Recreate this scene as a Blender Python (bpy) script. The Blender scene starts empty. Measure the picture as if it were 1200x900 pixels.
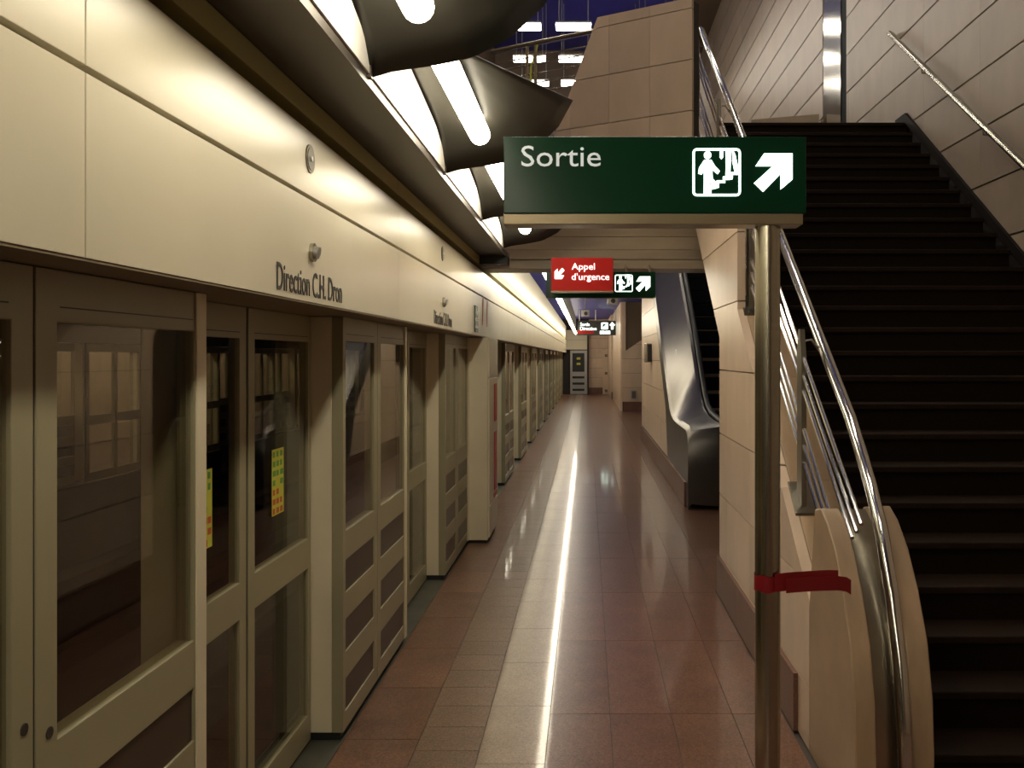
import bpy, bmesh, math, random
from mathutils import Vector, Matrix
random.seed(7)
S = bpy.context.scene
COL = S.collection
# ------------------------------------------------------------------ camera, world, exposure
F, CX, HZ, EYE = 1100.0, 688.0, 418.0, 1.7        # focal length in pixels, axis pixel, eye height
cd = bpy.data.cameras.new('camera'); cam = bpy.data.objects.new('camera', cd); COL.objects.link(cam)
cam.location = (0, 0, EYE); cam.rotation_euler = (math.pi/2, 0, 0)
cd.sensor_width = 36; cd.lens = F/1200*36
cd.shift_x = (600-CX)/1200; cd.shift_y = (HZ-450)/1200
cd.clip_start = .02
S.camera = cam
S.view_settings.view_transform = 'Standard'; S.view_settings.look = 'None'
S.view_settings.exposure = 0.0; S.view_settings.gamma = 1.0; S.view_settings.use_curve_mapping = False
w = bpy.data.worlds.new('world'); S.world = w; w.use_nodes = True
w.node_tree.nodes['Background'].inputs[0].default_value = (1.0, .86, .66, 1)
w.node_tree.nodes['Background'].inputs[1].default_value = 0.02
LAMP_L = 23.0      # platform tubes
HALL_L = 27.0      # hall lamps
WARM = (1.0, .90, .70)

# ------------------------------------------------------------------ materials
def new_mat(name):
    m = bpy.data.materials.new(name); m.use_nodes = True
    return m, m.node_tree.nodes, m.node_tree.links, m.node_tree.nodes['Principled BSDF']
def plain(name, col, rough=.5, metal=0.0, noise=0.0, scale=8, spec=None, stretch=None, bump=0):
    m, n, l, p = new_mat(name)
    p.inputs['Base Color'].default_value = (*col, 1); p.inputs['Roughness'].default_value = rough
    p.inputs['Metallic'].default_value = metal
    if spec is not None: p.inputs['Specular IOR Level'].default_value = spec
    if noise or bump:
        tc = n.new('ShaderNodeTexCoord'); mp = n.new('ShaderNodeMapping'); nt = n.new('ShaderNodeTexNoise')
        nt.inputs['Scale'].default_value = scale; nt.inputs['Detail'].default_value = 5
        if stretch: mp.inputs['Scale'].default_value = stretch
        l.new(tc.outputs['Object'], mp.inputs[0]); l.new(mp.outputs[0], nt.inputs[0])
        if noise:
            cr = n.new('ShaderNodeValToRGB')
            cr.color_ramp.elements[0].position = .3; cr.color_ramp.elements[1].position = .7
            cr.color_ramp.elements[0].color = (*[c*(1-noise) for c in col], 1)
            cr.color_ramp.elements[1].color = (*[min(1, c*(1+noise)) for c in col], 1)
            l.new(nt.outputs[0], cr.inputs[0]); l.new(cr.outputs[0], p.inputs['Base Color'])
        if bump:
            b = n.new('ShaderNodeBump'); b.inputs['Strength'].default_value = bump; b.inputs['Distance'].default_value = .01
            l.new(nt.outputs[0], b.inputs['Height']); l.new(b.outputs[0], p.inputs['Normal'])
    return m
def stone(name, col, rough=.35, vary=.16, veins=.18, speck=0.0, spec=.5, vscale=(3, 3, .8), coat=0):
    """cut stone: tone differs from slab to slab, soft veins run up the slab"""
    m, n, l, p = new_mat(name)
    geo = n.new('ShaderNodeTexCoord'); mp = n.new('ShaderNodeMapping'); mp.inputs['Scale'].default_value = vscale
    oi = n.new('ShaderNodeObjectInfo')
    add = n.new('ShaderNodeVectorMath'); add.operation = 'ADD'
    sc = n.new('ShaderNodeVectorMath'); sc.operation = 'SCALE'; sc.inputs['Scale'].default_value = 30
    cmb = n.new('ShaderNodeCombineXYZ')
    l.new(oi.outputs['Random'], cmb.inputs[0]); l.new(oi.outputs['Random'], cmb.inputs[2])
    l.new(cmb.outputs[0], sc.inputs[0]); l.new(geo.outputs['Object'], mp.inputs[0])
    l.new(mp.outputs[0], add.inputs[0]); l.new(sc.outputs[0], add.inputs[1])
    n1 = n.new('ShaderNodeTexNoise'); n1.inputs['Scale'].default_value = 2.2; n1.inputs['Detail'].default_value = 6; n1.inputs['Roughness'].default_value = .6
    l.new(add.outputs[0], n1.inputs[0])
    cr = n.new('ShaderNodeValToRGB')
    cr.color_ramp.elements[0].position = .32; cr.color_ramp.elements[1].position = .68
    cr.color_ramp.elements[0].color = (*[c*(1-veins) for c in col], 1)
    cr.color_ramp.elements[1].color = (*[min(1, c*(1+veins)) for c in col], 1)
    l.new(n1.outputs[0], cr.inputs[0])
    hs = n.new('ShaderNodeHueSaturation')
    mr = n.new('ShaderNodeMapRange'); mr.inputs[3].default_value = 1-vary; mr.inputs[4].default_value = 1+vary
    l.new(oi.outputs['Random'], mr.inputs[0]); l.new(mr.outputs[0], hs.inputs['Value'])
    l.new(cr.outputs[0], hs.inputs['Color'])
    out = hs.outputs[0]
    if speck:
        n2 = n.new('ShaderNodeTexVoronoi'); n2.inputs['Scale'].default_value = 170
        l.new(geo.outputs['Object'], n2.inputs[0])
        mx = n.new('ShaderNodeMixRGB'); mx.blend_type = 'MULTIPLY'; mx.inputs[0].default_value = speck
        l.new(out, mx.inputs[1])
        c2 = n.new('ShaderNodeValToRGB'); c2.color_ramp.elements[0].color = (.25, .2, .18, 1); c2.color_ramp.elements[1].color = (1.5, 1.35, 1.25, 1)
        sp = n.new('ShaderNodeSeparateColor'); l.new(n2.outputs['Color'], sp.inputs[0]); l.new(sp.outputs[0], c2.inputs[0])
        l.new(c2.outputs[0], mx.inputs[2]); out = mx.outputs[0]
    l.new(out, p.inputs['Base Color'])
    p.inputs['Roughness'].default_value = rough; p.inputs['Specular IOR Level'].default_value = spec
    if coat:      # wax polish on the worn stone
        p.inputs['Coat Weight'].default_value = coat; p.inputs['Coat Roughness'].default_value = .065; p.inputs['Coat IOR'].default_value = 1.4
    if speck:     # polish is a little uneven
        mr2 = n.new('ShaderNodeMapRange'); mr2.inputs[3].default_value = rough*.92; mr2.inputs[4].default_value = rough*1.1
        n3 = n.new('ShaderNodeTexNoise'); n3.inputs['Scale'].default_value = 9; n3.inputs['Detail'].default_value = 3
        l.new(geo.outputs['Object'], n3.inputs[0])
        bp = n.new('ShaderNodeBump'); bp.inputs['Strength'].default_value = .25; bp.inputs['Distance'].default_value = .0016
        l.new(n3.outputs[0], bp.inputs['Height']); l.new(bp.outputs[0], p.inputs['Normal']); l.new(bp.outputs[0], p.inputs['Coat Normal'])
        l.new(n1.outputs[0], mr2.inputs[0]); l.new(mr2.outputs[0], p.inputs['Roughness'])
    return m
def emit(name, col, s):
    m, n, l, p = new_mat(name)
    p.inputs['Base Color'].default_value = (*col, 1); p.inputs['Roughness'].default_value = .4
    p.inputs['Emission Color'].default_value = (*col, 1); p.inputs['Emission Strength'].default_value = s
    return m
def glass(name, tint):
    m, n, l, p = new_mat(name)
    n.remove(p); out = [x for x in n if x.type == 'OUTPUT_MATERIAL'][0]
    t = n.new('ShaderNodeBsdfTransparent'); t.inputs[0].default_value = (*tint, 1)
    g = n.new('ShaderNodeBsdfGlossy'); g.inputs['Roughness'].default_value = .01
    fr = n.new('ShaderNodeFresnel')
    ge = n.new('ShaderNodeNewGeometry'); mr = n.new('ShaderNodeMapRange')      # thin pane: both faces reflect alike
    mr.inputs[3].default_value = 1.5; mr.inputs[4].default_value = 1/1.5
    l.new(ge.outputs['Backfacing'], mr.inputs[0]); l.new(mr.outputs[0], fr.inputs[0])
    mx = n.new('ShaderNodeMixShader')
    l.new(fr.outputs[0], mx.inputs[0]); l.new(t.outputs[0], mx.inputs[1]); l.new(g.outputs[0], mx.inputs[2]); l.new(mx.outputs[0], out.inputs[0])
    return m
M = {}
M['fascia'] = plain('cream_enamel', (.66, .605, .455), .27, noise=.03, scale=2)
M['psd'] = plain('cream_door_metal', (.74, .67, .49), .38, noise=.05, scale=3)  # lightened in colour for end posts and edges that catch the lamps
M['olive'] = plain('olive_strip', (.40, .37, .15), .5)
M['soffit'] = plain('brown_soffit', (.20, .15, .09), .5)
M['wing2'] = plain('cream_upper_panel', (.42, .395, .32), .4)
M['frame'] = plain('shaded_door_metal', (.33, .302, .19), .36, noise=.05, scale=3)  # cream door metal darkened in colour for front faces the lamps hardly reach
M['black'] = plain('black_gap', (.006, .006, .007), .7, spec=.1)
M['rubber'] = plain('black_rubber', (.015, .015, .016), .5)
M['ledge'] = plain('dark_bronze_ledge', (.095, .08, .066), .42, metal=.35, noise=.12, scale=3)
M['sail'] = plain('dark_grey_sheet', (.055, .051, .040), .45, metal=.3, noise=.08, scale=2)
M['wing'] = plain('white_reflector', (.78, .76, .70), .5)
M['lamp'] = emit('lamp_diffuser', WARM, LAMP_L)
M['hall_lamp'] = emit('hall_lamp_diffuser', (1.0, .93, .80), HALL_L)
M['lampbody'] = plain('lamp_body', (.35, .34, .31), .4, metal=.5)
M['glass'] = glass('door_glass', (.86, .84, .77))
M['smoke'] = plain('brown_slot_pane', (.06, .038, .026), .28, spec=.2)
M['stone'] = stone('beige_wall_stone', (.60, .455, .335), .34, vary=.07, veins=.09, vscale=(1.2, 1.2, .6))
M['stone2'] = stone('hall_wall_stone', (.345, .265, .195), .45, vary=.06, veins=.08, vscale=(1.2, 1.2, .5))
M['cope'] = stone('tan_coping_stone', (.35, .24, .145), .4, vary=.06, vscale=(4, 1, 1))
M['joint'] = plain('dark_joint', (.05, .04, .035), .8)
M['base'] = stone('brown_granite_base', (.17, .09, .065), .42, vary=.06, veins=.1, speck=.3, spec=.3)
M['granite'] = stone('polished_brown_granite', (.172, .090, .060), .30, coat=.34, spec=.16, vary=.04, veins=.16, speck=.55, vscale=(1.5, 1.5, 1.5))
M['granite_red'] = stone('red_brown_granite', (.205, .115, .074), .34, coat=.26, spec=.16, vary=.05, veins=.2, speck=.5, vscale=(1.5, 1.5, 1.5))
M['tile'] = stone('grey_brown_tile', (.225, .155, .105), .34, coat=.26, spec=.16, vary=.06, veins=.1, speck=.45, vscale=(2, 2, 2))
M['pale'] = stone('pale_floor_band', (.33, .25, .175), .30, coat=.34, spec=.2, vary=.03, veins=.1, speck=.4, vscale=(2, 2, 2))
M['grout'] = plain('floor_joint', (.055, .04, .033), .6)
M['sill'] = plain('threshold_metal', (.11, .11, .085), .5, metal=.4, noise=.2, scale=6)
M['steel'] = plain('brushed_steel', (.44, .41, .33), .25, metal=1, noise=.05, scale=6, stretch=(1, 1, 12))
M['chrome'] = plain('polished_steel', (.70, .68, .65), .13, metal=1)
M['esc'] = plain('escalator_steel', (.16, .148, .135), .36, metal=1, noise=.06, scale=4)
M['plate'] = plain('dark_rail_plate', (.17, .15, .11), .4, metal=.6)
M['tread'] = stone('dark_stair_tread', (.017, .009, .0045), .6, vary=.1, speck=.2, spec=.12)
M['riser'] = plain('shaded_stair_riser', (.010, .0055, .003), .6, spec=.08)  # brown of the treads darkened to stand for shade on the risers
M['skirt'] = plain('stair_skirting', (.012, .008, .006), .6, spec=.12)
M['green'] = plain('dark_green_sign', (.004, .032, .014), .2, spec=.22)
M['red'] = plain('red_sign', (.38, .009, .006), .5, spec=.2)
M['redtape'] = plain('red_tape', (.22, .004, .008), .45)
M['redstrip'] = plain('red_strip', (.50, .025, .018), .35)
M['glyph'] = emit('lit_glyph', (.86, 1.0, .92), 2.6)
M['letter'] = emit('lit_letter', (.52, .56, .55), .55)
M['letter2'] = emit('lit_red_letter', (1.0, .96, .93), 1.6)
M['ink'] = plain('black_letter', (.03, .028, .025), .4)
M['pink'] = plain('faded_red_print', (.50, .16, .12), .5)
M['blue'] = plain('blue_ceiling', (.032, .03, .24), .5, noise=.15, scale=.6)
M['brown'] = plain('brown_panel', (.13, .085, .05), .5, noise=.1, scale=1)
M['dark'] = plain('dark_concrete', (.022, .019, .018), .8)
M['beam'] = stone('beam_stone', (.33, .25, .165), .4, vary=.05, vscale=(.6, 2, 3))
M['grey'] = plain('grey_door_metal', (.38, .38, .37), .4, metal=.2)
M['bar'] = plain('bronze_bar', (.30, .24, .15), .33, metal=.6)
M['sticker'] = plain('sticker_yellow', (.55, .55, .06), .5)
M['sticker_g'] = plain('sticker_green', (.10, .30, .05), .5)
M['sticker_r'] = plain('sticker_red', (.5, .08, .03), .5)
M['cctv'] = plain('camera_housing', (.35, .33, .29), .4)
M['white'] = plain('white_print', (.75, .75, .74), .5)

# ------------------------------------------------------------------ mesh helpers
class MB:
    def __init__(s): s.v = []; s.f = []
    def box(s, x0, x1, y0, y1, z0, z1):
        b = len(s.v)
        s.v += [(x, y, z) for z in (z0, z1) for y in (y0, y1) for x in (x0, x1)]
        s.f += [tuple(b+i for i in q) for q in ((0,2,3,1),(4,5,7,6),(0,1,5,4),(2,6,7,3),(0,4,6,2),(1,3,7,5))]
        return s
    def prism(s, poly, fn, a0, a1):
        """poly of 2-d points; fn(p, q, a) -> xyz; caps at a0 and a1"""
        n = len(poly); b = len(s.v)
        for a in (a0, a1): s.v += [tuple(fn(p[0], p[1], a)) for p in poly]
        s.f.append(tuple(range(b, b+n))); s.f.append(tuple(range(b+2*n-1, b+n-1, -1)))
        for i in range(n):
            j = (i+1) % n; s.f.append((b+j, b+i, b+n+i, b+n+j))
        return s
    def tube(s, pts, r, n=12, caps=True):
        pts = [Vector(p) for p in pts]; b = len(s.v); m = len(pts)
        up = None
        for i, p in enumerate(pts):
            d = (pts[min(i+1, m-1)] - pts[max(i-1, 0)]).normalized()
            if up is None: up = Vector((1, 0, 0)) if abs(d.x) < .9 else Vector((0, 1, 0))
            u = (up - d*up.dot(d)).normalized(); v = d.cross(u); up = u
            for k in range(n):
                a = 2*math.pi*k/n; q = p + (u*math.cos(a) + v*math.sin(a))*r; s.v.append(tuple(q))
        for i in range(m-1):
            for k in range(n):
                k2 = (k+1) % n
                s.f.append((b+i*n+k, b+i*n+k2, b+(i+1)*n+k2, b+(i+1)*n+k))
        if caps:
            s.f.append(tuple(b+k for k in reversed(range(n)))); s.f.append(tuple(b+(m-1)*n+k for k in range(n)))
        return s
    def grid(s, rows):
        b = len(s.v); n = len(rows[0])
        for r in rows: s.v += [tuple(p) for p in r]
        for i in range(len(rows)-1):
            for j in range(n-1):
                s.f.append((b+i*n+j, b+i*n+j+1, b+(i+1)*n+j+1, b+(i+1)*n+j))
        return s
    def mesh(s, name, mat, smooth=False):
        me = bpy.data.meshes.new(name); me.from_pydata(s.v, [], s.f)
        bm = bmesh.new(); bm.from_mesh(me); bmesh.ops.recalc_face_normals(bm, faces=bm.faces); bm.to_mesh(me); bm.free()
        me.materials.append(M[mat])
        if smooth:
            for p in me.polygons: p.use_smooth = True
            me.set_sharp_from_angle(angle=math.radians(38))
        return me
    def build(s, name, mat, parent=None, smooth=False, bevel=0):
        return link(name, s.mesh(name, mat, smooth), parent, bevel)
def link(name, me, parent=None, bevel=0, loc=None):
    o = bpy.data.objects.new(name, me); COL.objects.link(o)
    if loc: o.location = loc
    if parent:
        o.parent = parent; o.matrix_parent_inverse = Matrix.LocRotScale(parent.location, parent.rotation_euler, None).inverted()
    if bevel:
        md = o.modifiers.new('bevel', 'BEVEL'); md.width = bevel; md.segments = 2; md.limit_method = 'ANGLE'
    return o
def tag(o, label=None, cat=None, group=None, kind=None):
    if label: o['label'] = label
    if cat: o['category'] = cat
    if group: o['group'] = group
    if kind: o['kind'] = kind
    return o
def thing(name, loc, label, cat, group=None, kind=None):
    o = bpy.data.objects.new(name, None); COL.objects.link(o); o.location = loc; o.empty_display_size = .1
    return tag(o, label, cat, group, kind)
def struct(o, label=None): o['kind'] = 'structure'; return tag(o, label) if label else o
def kids(o): return [c for c in bpy.data.objects if c.parent == o]
def copy_tree(root, delta, label=None, rz=0, group=None, skip=()):
    r = root.copy(); COL.objects.link(r); r.location = Vector(root.location) + Vector(delta)
    r.rotation_euler = (0, 0, root.rotation_euler.z + rz)
    if label: r['label'] = label
    if group: r['group'] = group
    for ch in kids(root):
        if ch.name.split('.')[0] in skip: continue
        c = ch.copy(); COL.objects.link(c); c.parent = r; c.matrix_parent_inverse = ch.matrix_parent_inverse.copy()
        for g in kids(ch):
            d = g.copy(); COL.objects.link(d); d.parent = c; d.matrix_parent_inverse = g.matrix_parent_inverse.copy()
    return r
XYZ = lambda p, q, a: (a, p, q)       # (y, z) polygon extruded along x
XZ = lambda p, q, a: (p, a, q)        # (x, z) polygon extruded along y
def clip(poly, ax, val, keep_ge):
    out = []
    for i in range(len(poly)):
        a, b = poly[i], poly[(i+1) % len(poly)]
        ia = (a[ax] >= val) == keep_ge; ib = (b[ax] >= val) == keep_ge
        if ia: out.append(a)
        if ia != ib:
            t = (val-a[ax])/(b[ax]-a[ax]); out.append((a[0]+t*(b[0]-a[0]), a[1]+t*(b[1]-a[1])))
    return out
def area(p): return abs(sum(p[i][0]*p[(i+1)%len(p)][1]-p[(i+1)%len(p)][0]*p[i][1] for i in range(len(p))))/2
def slabs(poly, zs, ys, fn, a0, a1, mat, parent, gap=.004, vgap=.0012, name='stone_panel'):
    """cut a polygon of (run, height) into separate stone panels"""
    k = 0
    for z0, z1 in zip(zs[:-1], zs[1:]):
        for y0, y1 in zip(ys[:-1], ys[1:]):
            p = poly
            for ax, v, ge in ((1, z0+gap, True), (1, z1-gap, False), (0, y0+vgap, True), (0, y1-vgap, False)):
                if len(p) >= 3: p = clip(p, ax, v, ge)
            q = []
            for pt in p:
                if not q or (abs(pt[0]-q[-1][0])+abs(pt[1]-q[-1][1])) > 1e-4: q.append(pt)
            if len(q) > 2 and (abs(q[0][0]-q[-1][0])+abs(q[0][1]-q[-1][1])) < 1e-4: q.pop()
            if len(q) < 3 or area(q) < .004: continue
            # panels are centred on their own origin so that veins differ from slab to slab
            MB().prism(q, fn, a0, a1).build(name, mat, parent); k += 1
    return k
def rng(a, b, st):
    r = [a]
    while r[-1] < b-1e-6: r.append(min(b, r[-1]+st))
    return r
def text_mesh(name, txt, size, mat, depth=.003):
    cu = bpy.data.curves.new(name, 'FONT'); cu.body = txt; cu.size = size; cu.extrude = depth/2
    cu.resolution_u = 3
    o = bpy.data.objects.new(name, cu); COL.objects.link(o)
    me = bpy.data.meshes.new_from_object(o.evaluated_get(bpy.context.evaluated_depsgraph_get()))
    bpy.data.objects.remove(o); bpy.data.curves.remove(cu)
    me.name = name; me.materials.clear(); me.materials.append(M[mat])
    return me
def fit_text(name, txt, wid, hgt, mat, depth=.003):
    """text scaled so that it is wid long and its capitals hgt tall; lies in x/y, front +z"""
    me = text_mesh(name, txt, 1, mat, depth)
    xs = [v.co.x for v in me.vertices]; cap = .69
    sx = wid/(max(xs)-min(xs)); sy = hgt/cap; x0 = min(xs)
    for v in me.vertices: v.co = ((v.co.x-x0)*sx, v.co.y*sy, v.co.z)
    return me
def disc(cx, cz, r, n=20): return [(cx+r*math.cos(2*math.pi*k/n), cz+r*math.sin(2*math.pi*k/n)) for k in range(n)]
def px(x, Y): return (x-CX)/F*Y                   # pixel column -> metres at depth Y
def pz(y, Y): return EYE + (HZ-y)/F*Y             # pixel row -> height at depth Y

# key planes -------------------------------------------------------------------
XP = -1.08       # platform screen front
XD = -1.22       # sliding doors
XF = -.94        # fascia
ZF = 1.885       # fascia bottom
YB0, YB1 = 8.55, 8.95     # cross beam
YEND = 42.5

# ================================================================== STRUCTURE
# ------------------------------------------------------------------ floor
fl = struct(MB().box(-1.4, 3.4, -5, YEND+.4, -.12, -.006).build('floor', 'grout'))
def floor_piece(name, w_, l_, mat):
    return MB().box(.0018, w_-.0018, .0018, l_-.0018, -.03, 0).mesh(name, mat)
YT = 14.82
me = floor_piece('floor_tile', .279, .26, 'tile')
y = 1.97
while y < YT-.2: link('floor_tile', me, fl, loc=(-.745, y, 0)); y += .26
ytile = y
me = floor_piece('floor_slab', .335, .65, 'granite_red'); y = 1.57
while y < YT-.5: link('floor_slab', me, fl, loc=(-1.08, y, 0)); y += .65
yred = y
me = floor_piece('floor_slab', .29, .65, 'pale'); y = 1.32
while y < YT-.5: link('floor_slab', me, fl, loc=(-.466, y, 0)); y += .65
ypale = y
cols = [-.176, .109, .40, .69, .93]
for a, b in zip(cols[:-1], cols[1:]):
    me = floor_piece('floor_slab', b-a, 1.15, 'granite'); y = 2.17
    while y < YT-.5: link('floor_slab', me, fl, loc=(a, y, 0)); y += 1.15
yg = y
for name, x0, x1, y0, mat in (('floor_band', -1.08, -.745, yred, 'granite_red'), ('floor_band', -.745, -.466, ytile, 'tile'), ('floor_band', -.466, -.176, ypale, 'pale'), ('floor_band', -.176, .93, yg, 'granite')):
    MB().box(x0+.001, x1-.001, y0+.001, YEND, -.03, 0).build(name, mat, fl)
MB().box(.932, 3.39, 6.8, YEND, -.03, 0).build('floor_band', 'granite', fl)
MB().box(-.9, 3.39, -4.9, 1.3, -.03, 0).build('floor_band', 'granite', fl)
MB().box(.932, 3.39, 1.3, 3.4, -.03, 0).build('floor_band', 'granite', fl)
MB().box(-1.395, -1.082, -4.9, YEND, -.05, -.002).build('threshold_plate', 'sill', fl)

# ------------------------------------------------------------------ left fascia above the doors
wl = struct(MB().box(-1.25, XF-.09, -5, YEND, ZF+.01, 2.60).build('wall_left', 'black'))
PIT = 2.92
edges = [-4.08] + [1.76 + PIT*k for k in range(-1, 14)] + [YEND]
edges = sorted(set(e for e in edges if -4.2 < e <= YEND))
def fascia_row(z0, z1, mat, name, x1=XF, inset=.088):
    for a, b in zip(edges[:-1], edges[1:]):
        MB().box(x1-inset, x1, a+.0025, b-.0025, z0, z1).build(name, mat, wl, bevel=.0012)
fascia_row(ZF, 2.233, 'fascia', 'fascia_panel')
fascia_row(2.247, 2.464, 'fascia', 'fascia_panel')
fascia_row(2.512, 2.584, 'olive', 'upper_strip', XF-.005, .08)
MB().box(-1.26, XF-.002, -5, YEND, ZF-.006, ZF-.001).build('soffit', 'soffit', wl)
# above the far platform the panelling carries on up to the ceiling
e2 = [YB1] + [e for e in edges if e > YB1+.5]
for a, b in zip(e2[:-1], e2[1:]):
    MB().box(XF-.03, XF-.004, a+.002, b-.002, 2.588, 3.07).build('fascia_panel', 'wing2', wl)
# station name lettering beside every door
for k in range(0, 2):
    me = fit_text('lettering', 'Direction C.H. Dron', .75, .084, 'ink', .002)
    o = link('lettering', me, wl); o.matrix_parent_inverse = Matrix()
    o.parent = wl
    o.matrix_local = Matrix.Translation((XF+.002, 2.84+PIT*k, 1.905)) @ Matrix(((0,0,1,0),(1,0,0,0),(0,1,0,0),(0,0,0,1)))
# ledge that hides the lamps
led = struct(MB().box(-.965, -.71, -5, YB0-.12, 2.586, 2.61).box(-.722, -.708, -5, YB0-.12, 2.578, 2.625).build('trim_1', 'ledge'))
MB().tube([(-.84, 8.40, 2.57), (-.70, 8.40, 2.57)], .06, 16).box(-.94, -.70, 8.2, 8.42, 2.51, 2.585).build('end_cap', 'rubber', led, smooth=True)
# tall wall over the tracks, dim and far above the lamps
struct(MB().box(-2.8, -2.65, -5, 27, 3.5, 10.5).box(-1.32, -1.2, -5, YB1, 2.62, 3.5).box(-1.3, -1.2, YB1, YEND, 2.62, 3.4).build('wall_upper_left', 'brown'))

# ------------------------------------------------------------------ cross beam over the platform
cb = struct(MB().box(-1.2, 1.7, YB0+.02, YB1, 2.52, 3.0).build('trim_2', 'joint'))
MB().box(-1.2, 1.7, YB0-.01, YB0+.02, 2.675, 2.79).build('stone_band', 'beam', cb)
MB().box(-1.2, 1.7, YB0-.01, YB0+.02, 2.795, 3.06).build('stone_band', 'beam', cb)
MB().box(-1.2, 1.7, YB0-.03, YB0+.02, 2.585, 2.67).build('stone_band', 'beam', cb)
MB().box(-1.2, 1.7, YB0-.02, YB1+.02, 2.50, 2.58).build('soffit_band', 'beam', cb)

# ------------------------------------------------------------------ far ceiling, end wall, walls beyond
struct(MB().box(-1.2, 1.12, YB1, YEND, 3.4, 3.5).box(1.12, 3.2, 19.3, YEND, 3.4, 3.5).build('ceiling', 'blue'))
def base_strip(name, x0, x1, y0, y1, h, parent): return MB().box(x0, x1, y0, y1, 0, h).build(name, 'base', parent)
we = struct(MB().box(-1.2, 3.2, YEND, YEND+.15, 0, 3.4).build('wall_end', 'joint'))
slabs([(.06, .3), (2.4, .3), (2.4, 3.4), (.06, 3.4)], rng(.3, 3.4, .445), rng(.06, 2.4, .78), XZ, YEND-.03, YEND+.01, 'stone', we)
base_strip('baseboard', .06, .68, YEND-.05, YEND, .3, we)
MB().box(.0, .08, YEND-.3, YEND-.01, 0, 3.4).build('pilaster', 'joint', we)
slabs([(-.95, 2.02), (.0, 2.02), (.0, 2.9), (-.95, 2.9)], [2.02, 2.46, 2.9], [-.95, 0], XZ, YEND-.25, YEND-.20, 'fascia', we, name='header_panel')
# stone return further back
wr = struct(MB().box(1.0, 3.0, 38, 38.2, 0, 3.4).build('wall_back_right', 'joint'))
slabs([(.97, .27), (2.2, .27), (2.2, 3.4), (.97, 3.4)], rng(.27, 3.4, .445), rng(.97, 2.2, .62), XZ, 37.97, 38.01, 'stone', wr)
base_strip('baseboard', .98, 2.2, 37.95, 38, .27, wr)
MB().box(.97, 1.0, 38.0, YEND, 0, 3.4).build('return_panel', 'stone', wr)
wr2 = struct(MB().box(1.1, 3.1, 29.2, 29.4, 0, 3.4).build('wall_mid_right', 'joint'))
slabs([(1.08, .3), (2.6, .3), (2.6, 2.2), (1.66, 2.2), (1.2, 1.88), (1.08, 1.88)], rng(.3, 3.4, .445), rng(1.08, 2.6, .76), XZ, 29.15, 29.21, 'stone', wr2)
MB().prism([(1.2, 1.88), (1.66, 2.2), (2.6, 2.2), (2.6, 3.4), (1.2, 3.4)], XZ, 29.18, 29.21).build('recess_panel', 'brown', wr2)
MB().box(1.08, 1.2, 29.13, 29.21, 1.88, 3.4).build('edge_post', 'stone', wr2)
base_strip('baseboard', 1.14, 2.6, 29.1, 29.2, .3, wr2)
MB().box(1.04, 1.1, 29.2, 37.9, 0, 3.4).build('return_panel', 'stone', wr2)

# stone wall below the escalator slope
SL = .66
def esc_l(Y): return 1.43 + SL*(Y-13.4)
wm = struct(MB().prism([(12.9, .0), (19.2, 0), (19.2, 3.39), (16.45, 3.39), (13.4, 1.38), (12.9, 1.0)], XYZ, 1.145, 1.19).build('wall_escalator', 'joint'))
slabs([(12.9, .3), (19.2, .3), (19.2, 3.39), (16.45, 3.39), (13.4, 1.38), (12.9, 1.0)], rng(.3, 3.4, .445), rng(12.9, 19.2, 1.58), XYZ, 1.12, 1.15, 'stone', wm)
slabs([(10.6, 0), (19.2, 0), (19.2, .29), (10.6, .29)], [0, .29], rng(10.6, 19.2, .86), XYZ, 1.095, 1.125, 'base', wm, name='baseboard_stone')
MB().box(1.12, 3.0, 19.15, 19.25, 0, 3.4).build('end_panel', 'stone', wm)

# ------------------------------------------------------------------ stair hall
XW = 3.3
wright = struct(MB().box(XW+.03, XW+.2, 2.5, 27, 0, 10.5).build('wall_right', 'joint'))
zs = [4.09+.48*k for k in range(-9, 14)]
zs = [z for z in zs if z < 10.5] + [10.5]
NZ0, NY0, TR, RI, NST = .158, 3.656, .2404, .158, 26
def nose(Y): return NZ0 + (Y-NY0)*RI/TR
top = NZ0 + RI*(NST-1); ytop = NY0 + TR*(NST-1)
wallpoly = [(2.6, 0), (3.6, 0), (ytop, top), (11.95, top), (11.95, 10.5), (2.6, 10.5)]
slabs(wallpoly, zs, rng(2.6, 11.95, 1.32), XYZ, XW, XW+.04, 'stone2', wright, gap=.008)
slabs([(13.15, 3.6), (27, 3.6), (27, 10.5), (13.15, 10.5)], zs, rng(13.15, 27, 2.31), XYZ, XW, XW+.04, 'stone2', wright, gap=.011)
MB().box(XW+.015, XW+.04, 11.95, 12.22, 3.6, 10.5).build('dark_slot', 'black', wright)
MB().box(XW+.005, XW+.04, 12.24, 13.12, 3.6, 10.5).build('mirror_panel', 'chrome', wright)
# skirting up the right side of the stairs
MB().prism([(3.5, 0), (ytop, top), (ytop+.3, top), (ytop+.3, top+.10), (ytop, top+.10), (3.5, .10)], XYZ, XW-.03, XW).build('baseboard_stairs', 'skirt')
struct(bpy.data.objects['baseboard_stairs'])
struct(MB().box(1.25, XW, ytop+.02, 13.7, top-.25, top-.002).build('floor_upper', 'tread'))
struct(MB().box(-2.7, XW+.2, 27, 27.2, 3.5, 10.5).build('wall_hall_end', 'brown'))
struct(MB().box(-2.8, 2.2, -5, 27.2, 10.5, 10.65).build('ceiling_hall', 'blue'))
struct(MB().box(2.2, XW+.2, -5, 27.2, 10.45, 10.65).build('ceiling_edge', 'brown'))
struct(MB().box(-1.3, 1.0, 20, 26.9, 3.52, 4.0).build('floor_mezzanine', 'dark'))

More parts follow.
